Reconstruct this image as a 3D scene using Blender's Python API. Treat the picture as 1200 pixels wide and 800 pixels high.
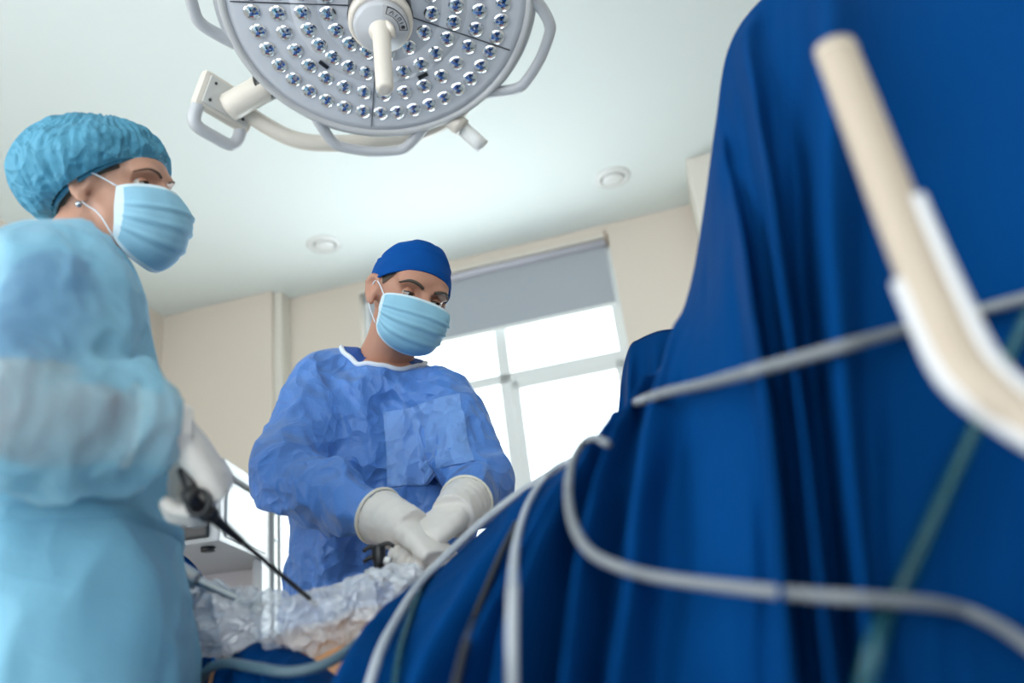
import bpy, bmesh, math, random
import numpy as np
from mathutils import Vector, Matrix, noise
from mathutils.bvhtree import BVHTree
random.seed(4)
for o in list(bpy.data.objects): bpy.data.objects.remove(o)
S = bpy.context.scene
C = S.collection

# ------------------------------------------------------------------ camera
F = 933.0
CAM = np.array([0, 0, .85])
_up = np.array([-282, 2160, -933.]); _up /= np.linalg.norm(_up)
_fw = np.array([0, 0, -1.]); _y = _fw - _fw.dot(_up)*_up; _y /= np.linalg.norm(_y)
ROT = np.stack([np.cross(_y, _up), _y, _up])            # camera axes -> world
cd = bpy.data.cameras.new('camera'); cam = bpy.data.objects.new('camera', cd); C.objects.link(cam)
cam.matrix_world = Matrix.Translation(CAM) @ Matrix(ROT.tolist()).to_4x4()
cd.sensor_width = 36; cd.lens = F/1200*36; cd.clip_start = .02
cd.dof.use_dof = True; cd.dof.focus_distance = 1.62; cd.dof.aperture_fstop = 1.9
S.camera = cam
# ------------------------------------------------------------------ world, light, exposure
w = bpy.data.worlds.new('sky'); S.world = w; w.use_nodes = True
bg = w.node_tree.nodes['Background']; bg.inputs[0].default_value = (.86, .95, 1, 1); bg.inputs[1].default_value = 4.0
S.view_settings.view_transform = 'Standard'; S.view_settings.look = 'None'
S.view_settings.gamma = 1; S.view_settings.use_curve_mapping = False
S.view_settings.exposure = 0.0
# room frame: s along the far wall, t out from it into the room
WA = np.array([-1.217, 3.996, 0]); WU = np.array([.980, -.199, 0]); WN = np.array([-.199, -.980, 0])
H = 3.0
def L(s, t, z): return WA + WU*s + WN*t + np.array([0, 0, z])
def area_light(name, p, d, sx, sy, power, col=(1, 1, 1)):
    l = bpy.data.lights.new(name, 'AREA'); l.shape = 'RECTANGLE'; l.size = sx; l.size_y = sy; l.energy = power; l.color = col
    o = bpy.data.objects.new(name, l); C.objects.link(o)
    o.location = p; o.rotation_euler = Vector(d).to_track_quat('-Z', 'Z').to_euler(); return o
# daylight through the far window, plus two added lights at unseen wall openings
area_light('added_back_fill', L(2.0, 6.26, 1.75), -WN + np.array([0, 0, .12]), 3.6, 1.7, 10, (1, .985, .96))  # unseen, added as soft fill from behind the camera
area_light('added_side_light', L(-.68, 4.5, 1.75), WU + np.array([0, 0, .12]), 2.2, 1.7, 49, (1, .99, .97))  # unseen, added so that the main light comes from the left
area_light('daylight_far_window', L(1.12, -.19, 1.75), WN - np.array([0, 0, .1]), 1.3, 1.55, 42, (.94, .98, 1))

# ------------------------------------------------------------------ helpers
def A(*v): return np.array(v, float)
def nrm(v): v = np.asarray(v, float); return v/np.linalg.norm(v)
def ray(px, py): return ROT @ A(px-600, 400-py, -F)
def P(px, py, Y): d = ray(px, py); return CAM + d*(Y/d[1])
def PD(px, py, D): return CAM + ray(px, py)/F*D
def vb(px, py):                                           # right / up / toward-viewer axes seen at a spot
    T = -nrm(ray(px, py)); R = ROT[:, 0]; R = nrm(R - T*(R@T)); return R, np.cross(T, R), T

MAT = {}
def mat(name, col, rough=.6, metal=0, bump=0, bscale=200, var=0, vscale=8, trans=0, alpha=1, sheen=0, spec=.5, crease=0, cscale=7, coat=0):
    if name in MAT: return MAT[name]
    m = bpy.data.materials.new(name); m.use_nodes = True; nt = m.node_tree; b = nt.nodes['Principled BSDF']
    c = tuple(col)+(1,)
    b.inputs['Base Color'].default_value = c; b.inputs['Roughness'].default_value = rough; b.inputs['Metallic'].default_value = metal
    b.inputs['Sheen Weight'].default_value = sheen; b.inputs['Specular IOR Level'].default_value = spec
    b.inputs['Coat Weight'].default_value = coat
    tc = nt.nodes.new('ShaderNodeTexCoord')
    if crease:                                            # folded-paper creases of stiff non-woven cloth
        wn = nt.nodes.new('ShaderNodeTexNoise'); wn.inputs['Scale'].default_value = cscale*.8; wn.inputs['Detail'].default_value = 2
        ad = nt.nodes.new('ShaderNodeVectorMath'); ad.operation = 'MULTIPLY_ADD'; ad.inputs[1].default_value = (.16, .16, .16)
        nt.links.new(tc.outputs['Object'], wn.inputs['Vector']); nt.links.new(wn.outputs['Color'], ad.inputs[0]); nt.links.new(tc.outputs['Object'], ad.inputs[2])
        v1 = nt.nodes.new('ShaderNodeTexVoronoi'); v1.inputs['Scale'].default_value = cscale*1.5; v1.feature = 'F1'
        v2 = nt.nodes.new('ShaderNodeTexVoronoi'); v2.inputs['Scale'].default_value = cscale*4; v2.feature = 'F1'
        nz = nt.nodes.new('ShaderNodeTexNoise'); nz.inputs['Scale'].default_value = bscale; nz.inputs['Detail'].default_value = 3
        for q_ in (v1, v2): nt.links.new(ad.outputs[0], q_.inputs['Vector'])
        nt.links.new(tc.outputs['Object'], nz.inputs['Vector'])
        m1 = nt.nodes.new('ShaderNodeMath'); m1.operation = 'MULTIPLY_ADD'; m1.inputs[1].default_value = .28
        nt.links.new(v2.outputs['Distance'], m1.inputs[0]); nt.links.new(v1.outputs['Distance'], m1.inputs[2])
        m2 = nt.nodes.new('ShaderNodeMath'); m2.operation = 'MULTIPLY_ADD'; m2.inputs[1].default_value = bump*.25
        nt.links.new(nz.outputs['Fac'], m2.inputs[0]); nt.links.new(m1.outputs[0], m2.inputs[2])
        bp = nt.nodes.new('ShaderNodeBump'); bp.inputs['Strength'].default_value = min(1, crease); bp.inputs['Distance'].default_value = .045
        nt.links.new(m2.outputs[0], bp.inputs['Height']); nt.links.new(bp.outputs[0], b.inputs['Normal'])
    elif bump:
        n = nt.nodes.new('ShaderNodeTexNoise'); n.inputs['Scale'].default_value = bscale; n.inputs['Detail'].default_value = 4
        bp = nt.nodes.new('ShaderNodeBump'); bp.inputs['Strength'].default_value = bump; bp.inputs['Distance'].default_value = .002
        nt.links.new(tc.outputs['Object'], n.inputs['Vector']); nt.links.new(n.outputs['Fac'], bp.inputs['Height']); nt.links.new(bp.outputs[0], b.inputs['Normal'])
    if var:
        n = nt.nodes.new('ShaderNodeTexNoise'); n.inputs['Scale'].default_value = vscale; n.inputs['Detail'].default_value = 5
        hs = nt.nodes.new('ShaderNodeMixRGB'); hs.inputs[1].default_value = tuple(x*(1-var) for x in col)+(1,); hs.inputs[2].default_value = tuple(min(1, x*(1+var)) for x in col)+(1,)
        nt.links.new(tc.outputs['Object'], n.inputs['Vector']); nt.links.new(n.outputs['Fac'], hs.inputs[0]); nt.links.new(hs.outputs[0], b.inputs['Base Color'])
    out = nt.nodes['Material Output']; last = b.outputs[0]
    if trans:
        t = nt.nodes.new('ShaderNodeBsdfTranslucent'); t.inputs[0].default_value = c
        mx = nt.nodes.new('ShaderNodeMixShader'); mx.inputs[0].default_value = trans
        nt.links.new(last, mx.inputs[1]); nt.links.new(t.outputs[0], mx.inputs[2]); last = mx.outputs[0]
    if alpha < 1:
        t = nt.nodes.new('ShaderNodeBsdfTransparent'); mx = nt.nodes.new('ShaderNodeMixShader'); mx.inputs[0].default_value = alpha
        nt.links.new(t.outputs[0], mx.inputs[1]); nt.links.new(last, mx.inputs[2]); last = mx.outputs[0]
    nt.links.new(last, out.inputs[0]); MAT[name] = m; return m

M_ceil = mat('ceiling_paint', (.80, .85, .84), .8, bump=.05, bscale=60)
M_wall = mat('wall_paint', (.735, .655, .57), .75, bump=.06, bscale=90)
M_trim = mat('column_paint', (.74, .70, .63), .7)
M_floor = mat('floor_vinyl', (.45, .50, .52), .4, var=.08, vscale=20)
M_upvc = mat('window_plastic', (.78, .80, .79), .35)
M_blind = mat('blind_fabric', (.40, .43, .47), .9, bump=.15, bscale=400)
M_white = mat('white_plastic', (.80, .80, .79), .35)
M_mach = mat('machine_enamel', (.46, .46, .46), .4)
M_cream = mat('cream_enamel', (.70, .64, .57), .35)
M_lampface = mat('lamp_face', (.66, .68, .74), .3)
M_lampgrey = mat('lamp_grey', (.50, .51, .54), .35)
M_chrome = mat('reflector_chrome', (.86, .89, .95), .12, metal=1)
M_dark = mat('black_plastic', (.012, .012, .014), .35)
M_led = mat('led_chip', (.03, .09, .28), .25)
M_red = mat('red_reflection', (.35, .03, .03), .3)  # reddish reflection put into the colour of two bowl facets
M_skin = mat('skin', (.46, .225, .15), .5, bump=.12, bscale=260, var=.10, vscale=25)
M_skin2 = mat('skin_fair', (.55, .29, .20), .5, bump=.12, bscale=260, var=.10, vscale=25)
M_belly = mat('iodine_skin', (.62, .30, .13), .45, var=.12, vscale=14)
M_hair = mat('hair_dark', (.06, .045, .035), .6, bump=.5, bscale=500)
M_eye = mat('eye_white', (.50, .48, .45), .2); M_iris = mat('iris_brown', (.05, .025, .015), .1)
M_gown = mat('gown_blue', (.09, .25, .68), .42, bump=.22, bscale=90, sheen=.1, trans=.12, crease=.85, cscale=6)
M_gown2 = mat('gown_light_blue', (.24, .56, .75), .6, bump=.12, bscale=120, sheen=.15, trans=.2, crease=.45, cscale=4)
M_slv = mat('sleeve_light_blue', (.30, .60, .76), .6, bump=.12, bscale=120, sheen=.15, trans=.2, alpha=.60, crease=.65, cscale=5)
M_trimw = mat('white_binding', (.72, .77, .84), .7, bump=.2, bscale=300)
M_scrub = mat('scrub_blue', (.010, .065, .30), .75, bump=.2, bscale=500)
M_cap = mat('cap_blue', (.0015, .066, .29), .8, spec=.1, bump=.25, bscale=500)
M_bouf = mat('bouffant_blue', (.10, .37, .55), .7, bump=.3, bscale=300, trans=.25, crease=.5, cscale=14)
M_mask = mat('mask_blue', (.30, .58, .75), .7, bump=.15, bscale=300, trans=.12)
M_maskw = mat('mask_white', (.62, .75, .82), .7)
M_glove = mat('latex_glove', (.72, .675, .63), .42, bump=.15, bscale=120)
M_cuff = mat('glove_cuff', (.70, .67, .58), .42)
M_drape = mat('drape_blue', (.0003, .038, .152), .8, bump=.12, bscale=700, spec=.03)
M_grey = mat('grey_rubber', (.17, .185, .205), .45)
M_tube = mat('white_tubing', (.38, .41, .45), .4)
M_slate = mat('slate_tubing', (.09, .15, .19), .35)
M_clear = mat('green_tubing', (.012, .085, .115), .4, alpha=.6)
M_steel = mat('brushed_steel', (.42, .46, .50), .28, metal=1)
M_niche = mat('machine_recess', (.55, .50, .51), .5)
M_screen = mat('dark_screen', (.16, .165, .17), .25)
M_amber = mat('amber_mark', (.85, .35, .02), .4)
M_glass = None

def obj(name, V, Fc, m=None, parent=None, smooth=True, mats=None, fm=None):
    me = bpy.data.meshes.new(name); me.from_pydata([tuple(map(float, v)) for v in V], [], [tuple(map(int, f)) for f in Fc])
    for k in (mats or [m]): me.materials.append(k)
    if fm is not None: me.polygons.foreach_set('material_index', fm)
    if smooth: me.polygons.foreach_set('use_smooth', [True]*len(me.polygons))
    me.update(); return link(name, me, parent)
def link(name, me, parent=None):
    o = bpy.data.objects.new(name, me); C.objects.link(o)
    if parent is not None:
        o.parent = parent
        o.matrix_parent_inverse = parent.matrix_basis.inverted()
    return o
def tag(o, label, cat, group=None, kind=None):
    o['label'] = label; o['category'] = cat
    if group: o['group'] = group
    if kind: o['kind'] = kind
    return o
def empty(name, p): o = bpy.data.objects.new(name, None); C.objects.link(o); o.location = p; o.empty_display_size = .05; return o
def struct(o): o['kind'] = 'structure'; return o
def joinp(parts):
    V, Fc, n = [], [], 0
    for v, f in parts:
        V += [tuple(x) for x in v]; Fc += [tuple(i+n for i in q) for q in f]; n += len(v)
    return V, Fc
def rings_mesh(R, cap=True, closed=True):
    R = np.asarray(R); n, m = R.shape[:2]; V = R.reshape(-1, 3).tolist(); Fc = []
    for i in range(n-1):
        for j in range(m if closed else m-1):
            k = (j+1) % m; Fc.append((i*m+j, i*m+k, (i+1)*m+k, (i+1)*m+j))
    if cap:
        for i, rev in ((0, True), (n-1, False)):
            q = [i*m+j for j in range(m)]; Fc.append(tuple(q[::-1] if rev else q))
    return V, Fc
def cr(pts, n):                                           # Catmull-Rom resample of rows to n rows
    p = np.asarray(pts, float); k = len(p)
    if k == 2: t = np.linspace(0, 1, n)[:, None]; return p[0]*(1-t)+p[1]*t
    e = np.vstack([2*p[0]-p[1], p, 2*p[-1]-p[-2]]); out = []
    for x in np.linspace(0, k-1, n):
        i = min(int(x), k-2); t = x-i; a, b, c, d = e[i], e[i+1], e[i+2], e[i+3]
        out.append(.5*((2*b)+(c-a)*t+(2*a-5*b+4*c-d)*t*t+(3*b-a-3*c+d)*t**3))
    return np.array(out)
def tube(pts, rad, n=None, seg=10, flat=1.0, ref=None, cap=True, ripple=None):
    pts = np.asarray(pts, float); rad = np.broadcast_to(np.asarray(rad, float), (len(pts),)) if np.ndim(rad) == 0 else np.asarray(rad, float)
    n = n or len(pts)
    q = cr(np.hstack([pts, rad[:, None]]), n); c = q[:, :3]; r = q[:, 3]
    T = np.gradient(c, axis=0); T /= np.linalg.norm(T, axis=1)[:, None]+1e-12
    a = ref if ref is not None else (A(0, 0, 1) if abs(T[0][2]) < .8 else A(1, 0, 0))
    R = []
    for i in range(n):
        a = nrm(a - T[i]*(a@T[i])); b = np.cross(T[i], a)
        th = np.linspace(0, 2*np.pi, seg, endpoint=False)
        rr = r[i]*(1 + (ripple(i/(n-1), th) if ripple else 0))
        R.append(c[i]+np.outer(np.cos(th)*rr*flat, a)+np.outer(np.sin(th)*rr, b))
    return rings_mesh(R, cap)
def ball(c, r, seg=20, nr=12, ax=None):
    c = np.asarray(c, float); r = np.broadcast_to(np.asarray(r, float), (3,)); ax = np.eye(3) if ax is None else np.asarray(ax)
    V = []; Fc = []
    for i in range(nr+1):
        ph = math.pi*i/nr
        for j in range(seg):
            th = 2*math.pi*j/seg
            V.append(c + (A(math.sin(ph)*math.cos(th), math.sin(ph)*math.sin(th), math.cos(ph))*r) @ ax)
    for i in range(nr):
        for j in range(seg):
            k = (j+1) % seg; Fc.append((i*seg+j, (i+1)*seg+j, (i+1)*seg+k, i*seg+k))
    return V, Fc
def box(c, sx, sy, sz, ax=None):                          # centre, full sizes, rows of ax = axes
    c = np.asarray(c, float); ax = np.eye(3) if ax is None else np.asarray(ax)
    V = [c + (A(x, y, z)*A(sx, sy, sz)/2) @ ax for x in (-1, 1) for y in (-1, 1) for z in (-1, 1)]
    return V, [(0, 1, 3, 2), (4, 6, 7, 5), (0, 4, 5, 1), (2, 3, 7, 6), (0, 2, 6, 4), (1, 5, 7, 3)]
def boxo(name, c, sx, sy, sz, m, parent=None, ax=None, bev=.004):
    V, Fc = box(c, sx, sy, sz, ax); o = obj(name, V, Fc, m, parent, smooth=False)
    if bev:
        bm = bmesh.new(); bm.from_mesh(o.data); bmesh.ops.bevel(bm, geom=bm.edges[:], offset=bev, segments=2, affect='EDGES', profile=.6); bm.to_mesh(o.data); bm.free()
    return o
def lathe(prof, o, ax, seg=32):                           # prof: (radius, height) along ax[2]
    R = []
    for r, h in prof:
        th = np.linspace(0, 2*np.pi, seg, endpoint=False)
        R.append(o+np.outer(np.cos(th)*r, ax[0])+np.outer(np.sin(th)*r, ax[1])+np.outer(np.ones(seg)*h, ax[2]))
    return rings_mesh(R, True)
def fuse(name, parts, voxel, smooth=4, fac=.5):
    V, Fc = joinp(parts); me = bpy.data.meshes.new(name); me.from_pydata([tuple(map(float, v)) for v in V], [], Fc)
    bm = bmesh.new(); bm.from_mesh(me); bmesh.ops.recalc_face_normals(bm, faces=bm.faces[:]); bm.to_mesh(me); bm.free()
    o = bpy.data.objects.new(name, me); C.objects.link(o)
    r = o.modifiers.new('r', 'REMESH'); r.mode = 'VOXEL'; r.voxel_size = voxel
    if smooth: s = o.modifiers.new('s', 'SMOOTH'); s.factor = fac; s.iterations = smooth
    dg = bpy.context.evaluated_depsgraph_get(); out = bpy.data.meshes.new_from_object(o.evaluated_get(dg))
    bpy.data.objects.remove(o); bpy.data.meshes.remove(me)
    out.polygons.foreach_set('use_smooth', [True]*len(out.polygons)); out.name = name
    return out
def get_co(me): a = np.empty(len(me.vertices)*3); me.vertices.foreach_get('co', a); return a.reshape(-1, 3)
def get_no(me): a = np.empty(len(me.vertices)*3); me.vertex_normals.foreach_get('vector', a); return a.reshape(-1, 3)
def set_co(me, a): me.vertices.foreach_set('co', a.ravel()); me.update()
def rn(p): return noise.noise(Vector(p))
def crumple(me, layers, weight=None):
    co = get_co(me); no = get_no(me); d = np.zeros(len(co))
    for amp, sc, off, ridged in layers:
        q = co*np.asarray(sc)+off
        v = np.array([noise.noise(Vector(x)) for x in q])
        d += amp*((.35-np.abs(v)*1.6) if ridged else v)
    if weight is not None: d *= weight(co)
    set_co(me, co+no*d[:, None])
def bvh_of(objs):
    V, Fc = [], []
    for o in objs:
        n = len(V); V += [o.matrix_world @ v.co for v in o.data.vertices]; Fc += [[i+n for i in p.vertices] for p in o.data.polygons]
    return BVHTree.FromPolygons(V, Fc)
def on_surface(bvh, px, lift, fallback=None, n=60, smooth=3):
    """a cable laid over a surface: follow the hits, lifted clear of it, sagging smoothly between the fold tops"""
    q = cr(px, n); ds = []; rs = []
    for x, y in q[:, :2]:
        r = nrm(ray(x, y)); h = bvh.ray_cast(Vector(CAM), Vector(r))
        ds.append(h[3]-lift if h[0] is not None else np.nan); rs.append(r)
    ds = np.array(ds); ok = ~np.isnan(ds); idx = np.arange(n)
    if fallback is not None: ds[~ok] = fallback
    else: ds = np.interp(idx, idx[ok], ds[ok])
    w_ = 4                                                # rest on the fold tops: sliding minimum, then mean of the same width
    pd_ = np.pad(ds, w_, mode='edge'); mn = np.array([pd_[i:i+2*w_+1].min() for i in range(n)])
    ds = np.convolve(np.pad(mn, w_, mode='edge'), np.ones(2*w_+1)/(2*w_+1), 'valid')
    return CAM + np.array(rs)*ds[:, None]

# ------------------------------------------------------------------ the room
LX = np.array([WU, WN, A(0, 0, 1)])
def wbox(name, s0, s1, t0, t1, z0, z1, m, bev=0, parent=None):
    return boxo(name, L((s0+s1)/2, (t0+t1)/2, (z0+z1)/2), abs(s1-s0), abs(t1-t0), abs(z1-z0), m, parent, LX, bev)
def wall_hole(name, fn, a0, a1, h0, h1, z0, z1, m):
    parts = [fn(a0, h0, 0, H), fn(h1, a1, 0, H), fn(h0, h1, 0, z0), fn(h0, h1, z1, H)]
    V, Fc = joinp(parts); return struct(obj(name, V, Fc, m, smooth=False))
SL, SR, TB = -.72, 5.2, 6.3
struct(wbox('floor', SL-.2, SR+.2, -.25, TB+.2, -.1, 0, M_floor))
struct(wbox('ceiling', SL-.2, SR+.2, -.25, TB+.2, H, H+.1, M_ceil))
def far(a, b, c, d): return box(L((a+b)/2, -.1, (c+d)/2), b-a, .2, d-c, LX)
def back(a, b, c, d): return box(L((a+b)/2, TB+.1, (c+d)/2), b-a, .2, d-c, LX)
def left(a, b, c, d): return box(L(SL-.1, (a+b)/2, (c+d)/2), .2, b-a, d-c, LX)
wall_hole('wall_far', far, SL, SR, .42, 1.82, .95, 2.945, M_wall)
wall_hole('wall_back', back, SL, SR, .1, 3.9, .8, 2.7, M_wall)
wall_hole('wall_left', left, 0, TB, 3.35, 5.65, .8, 2.7, M_wall)
struct(wbox('wall_right', SR, SR+.2, 0, TB, 0, H, M_wall))
struct(wbox('wall_recess', SL, -.045, 0, .13, 0, H, M_wall))
struct(wbox('trim_1', -.045, .0, 0, .10, 0, H, M_trim, .004))
struct(wbox('trim_2', 2.262, 2.9, 0, .42, 0, H, M_trim, .004))
# window
win = struct(empty('window_1', L(1.12, -.08, .95)))
def wb(name, s0, s1, z0, z1, t0=-.11, t1=-.05, m=M_upvc, bev=.006): return wbox(name, s0, s1, t0, t1, z0, z1, m, bev, win)
wb('frame_side', 1.765, 1.82, .95, 2.945); wb('frame_side', .42, .475, .95, 2.945)
wb('frame_head', .42, 1.82, 2.89, 2.945); wb('frame_sill', .42, 1.82, .95, 1.005)
wb('mullion', 1.14, 1.205, .95, 2.9); wb('transom', .47, 1.77, 2.255, 2.312)
# opening sash on the right, lower light
for a in [(1.20, 1.245, 1.0, 2.26), (1.735, 1.775, 1.0, 2.26), (1.20, 1.775, 2.208, 2.26), (1.20, 1.775, 1.0, 1.05)]: wb('sash_rail', *a, -.10, -.035)
g = bpy.data.materials.new('window_glass'); g.use_nodes = True; nt = g.node_tree; nt.nodes.clear()
out = nt.nodes.new('ShaderNodeOutputMaterial'); mx = nt.nodes.new('ShaderNodeMixShader'); tr = nt.nodes.new('ShaderNodeBsdfTransparent'); gl = nt.nodes.new('ShaderNodeBsdfGlossy')
tr.inputs[0].default_value = (.95, .98, .98, 1); gl.inputs['Roughness'].default_value = .02; mx.inputs[0].default_value = .06
nt.links.new(tr.outputs[0], mx.inputs[1]); nt.links.new(gl.outputs[0], mx.inputs[2]); nt.links.new(mx.outputs[0], out.inputs[0])
for a in [(.47, 1.145, 1.0, 2.26), (1.24, 1.74, 1.04, 2.215), (.47, 1.145, 2.31, 2.9), (1.2, 1.77, 2.31, 2.9)]: wb('pane', *a, -.088, -.08, g, 0)
# roller blind
bl = tag(empty('roller_blind', L(1.12, -.02, 2.93)), 'grey fabric roller blind half lowered over the bright window', 'blind')
wbox('blind_fabric', .46, 1.795, -.028, -.026, 2.562, 2.90, M_blind, 0, bl)
wbox('bottom_bar', .455, 1.80, -.034, -.020, 2.542, 2.564, M_upvc, .004, bl)
V, Fc = tube([L(.45, -.02, 2.905), L(1.805, -.02, 2.905)], .021, seg=20); obj('roller_tube', V, Fc, mat('blind_cassette', (.55, .55, .62), .5), bl)
wbox('head_rail', .42, 1.815, -.05, .004, 2.926, 2.944, M_trim, .003, bl)
wbox('end_bracket', 1.802, 1.816, -.04, .012, 2.895, 2.962, mat('bracket_tan', (.42, .33, .26), .5), .003, bl)
# round ceiling air valves
def valve(c, label):
    e = tag(empty('ceiling_vent', c), label, 'vent', 'round ceiling vents')
    ax = np.array([A(1, 0, 0), A(0, -1, 0), A(0, 0, -1)])
    V, Fc = lathe([(.088, 0), (.086, .004), (.066, .010), (.058, .010), (.057, 0)], c, ax, 48); obj('flange', V, Fc, M_white, e)
    V, Fc = lathe([(.0565, -.0005), (.0565, .002)], c, ax, 48); obj('shadow_gap', V, Fc, mat('vent_gap_shade', (.16, .13, .11), .8), e, smooth=False)  # dark brown disc: the shade inside the gap, put in as colour
    V, Fc = lathe([(.050, .002), (.052, .012), (.050, .016), (.02, .018)], c, ax, 48); obj('valve_disc', V, Fc, M_white, e)
valve(A(.577, 3.21, H), 'round white ceiling vent above the window blind'); valve(A(-.879, 3.466, H), 'round white ceiling vent nearest the surgeon in the dark blue cap')

# ------------------------------------------------------------------ white equipment tower by the far wall
mc = tag(empty('equipment_tower', A(-1.15, 2.55, 0)), 'white medical equipment tower with a dark display, standing between the two gowned people', 'machine')
XR = -.872
boxo('upper_housing', A(-1.17, 2.50, 1.405), .596, .62, .19, M_mach, mc, bev=.008)
boxo('top_cap', A(-1.17, 2.50, 1.522), .63, .66, .04, M_mach, mc, bev=.012)
boxo('side_panel', A(XR-.001, 2.40, 1.41), .012, .34, .165, M_mach, mc, bev=.004)
rl = boxo('hinge_rail', A(XR+.004, 2.64, 1.26), .016, .035, .48, mat('rail_grey', (.52, .52, .5), .4), mc, bev=.003)
for z in (1.47, 1.38, 1.28, 1.18):
    V, Fc = lathe([(.006, 0), (.006, .003), (.003, .004)], A(XR+.012, 2.64, z), np.array([A(0, 1, 0), A(0, 0, 1), A(1, 0, 0)]), 12); obj('screw', V, Fc, M_steel, rl)
boxo('edge_strip', A(XR, 2.735, 1.0), .03, .12, 1.0, M_mach, mc, bev=.004)
boxo('lower_cabinet', A(-1.17, 2.52, .45), .60, .60, .86, M_mach, mc, bev=.01)
boxo('recess_back', A(-1.19, 2.72, 1.09), .56, .03, .44, M_niche, mc, bev=.002)
boxo('recess_post', A(XR-.012, 2.58, 1.09), .03, .10, .44, M_mach, mc, bev=.004)
boxo('recess_floor', A(-1.17, 2.5, .89), .59, .55, .02, M_niche, mc, bev=.002)
V, Fc = lathe([(.02, 0), (.02, .012), (.014, .014)], A(-.93, 2.26, 1.31), np.array([A(1, 0, 0), A(0, -1, 0), A(0, 0, -1)]), 20); obj('rubber_foot', V, Fc, M_dark, mc)
bz = boxo('display_bezel', A(-1.10, 2.185, 1.405), .40, .02, .165, M_dark, mc, bev=.006)
boxo('screen', A(-1.15, 2.174, 1.405), .27, .006, .135, M_screen, bz, bev=.002)
for i, (dx, dz, sx, sz) in enumerate([(-.06, .02, .03, .004), (-.05, -.02, .022, .003), (-.09, .03, .02, .003), (-.02, -.03, .016, .003)]):
    boxo('screen_mark', A(-1.15+dx+.14, 2.1705, 1.405+dz), sx, .002, sz, mat('screen_print', (.5, .52, .54), .4), bz, bev=0)
for dz, m in ((.062, M_amber), (.036, M_amber), (-.01, M_mach), (-.045, M_mach)):
    boxo('button', A(-.945, 2.173, 1.405+dz), .020, .006, .011, m, bz, bev=.002)
for z in (0,):
    for sx in (-1, 1):
        for sy in (-1, 1): boxo('foot', A(-1.17+.25*sx, 2.52+.25*sy, .01), .06, .06, .02, M_dark, mc, bev=.004)

# ------------------------------------------------------------------ surgical lamp
R_, U_, T_ = vb(445, 6)
LC = PD(445, 6, 1.85)
th = math.radians(28)
ln = nrm(T_*math.cos(th) - U_*math.sin(th)); e1 = R_; e2 = np.cross(ln, e1)
LA = np.array([e1, e2, ln]); RR = .362
lamp = tag(empty('surgical_lamp', LC), 'round white ceiling surgical lamp with rings of small reflectors and a central grip', 'lamp')
def lp(r, deg, h=0): a = math.radians(deg); return LC + RR*r*(math.cos(a)*e1+math.sin(a)*e2) + ln*h
V, Fc = lathe([(RR*.2, -.085), (RR*.75, -.075), (RR*.97, -.045), (RR*1.0, -.02), (RR*1.0, .002), (RR*.985, .010), (RR*.955, .008), (RR*.945, .0)], LC, LA, 96); obj('housing', V, Fc, mat('lamp_housing', (.60, .60, .61), .35), lamp)
V, Fc = lathe([(RR*1.003, -.012), (RR*1.006, -.004), (RR*1.003, .003)], LC, LA, 96); obj('rim_band', V, Fc, M_lampgrey, lamp)
V, Fc = lathe([(RR*.95, -.004), (RR*.945, .004), (RR*.90, .0045)], LC, LA, 96); face = obj('face_plate', V, Fc, M_lampface, lamp)
V, Fc = lathe([(RR*.56, .004), (RR*.557, .0058), (RR*.40, .0058), (RR*.397, .004)], LC, LA, 96); obj('raised_ring', V, Fc, M_lampface, face)
SEAM = [-97, -20, 48, 114, 178, 263]
for k in range(5):
    a0 = SEAM[k]
    d = math.radians(a0); er = math.cos(d)*e1+math.sin(d)*e2; et = np.cross(ln, er)
    V, Fc = box(LC+er*RR*.56+ln*.0055, RR*.72, .0018, .003, np.array([er, et, ln])); obj('seam', V, Fc, M_dark, face, smooth=False)
# one reflector: dark rim, chrome bowl with some dark facets and a painted red reflection, blue chip
def reflector_mesh():
    V = []; Fc = []; fm = []; n = 14; rl_ = .0192
    prof = [(1.0, .0022, 0), (.9, .0042, 0), (.78, .0058, 1), (.5, .0075, 1), (.26, .0085, 1), (.24, .0115, 2), (.1, .013, 2)]
    for r, h, _ in prof:
        for j in range(n): a = 2*math.pi*(j+.5*(h > .005))/n; V.append((r*rl_*math.cos(a), r*rl_*math.sin(a), h))
    for i in range(len(prof)-1):
        for j in range(n):
            k = (j+1) % n; Fc.append((i*n+j, i*n+k, (i+1)*n+k, (i+1)*n+j))
            mi = [1, 1, 1, 1, 2, 2][i]
            if i == 3 and j % 5 == 3: mi = 0
            if i == 3 and j in (9, 10): mi = 4
            fm.append(mi)
    Fc.append(tuple((len(prof)-1)*n+j for j in range(n))); fm.append(2)
    o = obj('tmp', V, Fc, smooth=False, mats=[M_dark, M_chrome, M_led, M_lampgrey, M_red], fm=fm); me = o.data; bpy.data.objects.remove(o); me.name = 'led_reflector'; return me
rme = reflector_mesh()
for rad, per in ((.80, 8), (.645, 6), (.49, 5), (.335, 3)):
    for k in range(5):
        span = SEAM[k+1]-SEAM[k]; num = round(per*span/72)
        for i in range(num):
            a = SEAM[k]+span*(i+.5)/num
            o = link('led_reflector', rme, lamp)
            o.matrix_world = Matrix.Identity(4)
            tw = math.radians(a*0)
            mw = Matrix(((e1[0], e2[0], ln[0], 0), (e1[1], e2[1], ln[1], 0), (e1[2], e2[2], ln[2], 0), (0, 0, 0, 1)))
            mw.translation = Vector(lp(rad, a, .0045)); o.matrix_parent_inverse = Matrix.Translation(Vector(LC)).inverted(); o.matrix_basis = mw
for a, r in ((-134, .57), (-62, .57)):
    d = math.radians(a); er = math.cos(d)*e1+math.sin(d)*e2; et = np.cross(ln, er)
    boxo('sensor_slot', lp(r, a, .006), .009, .026, .006, M_dark, face, np.array([er, et, ln]), .001)
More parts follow.
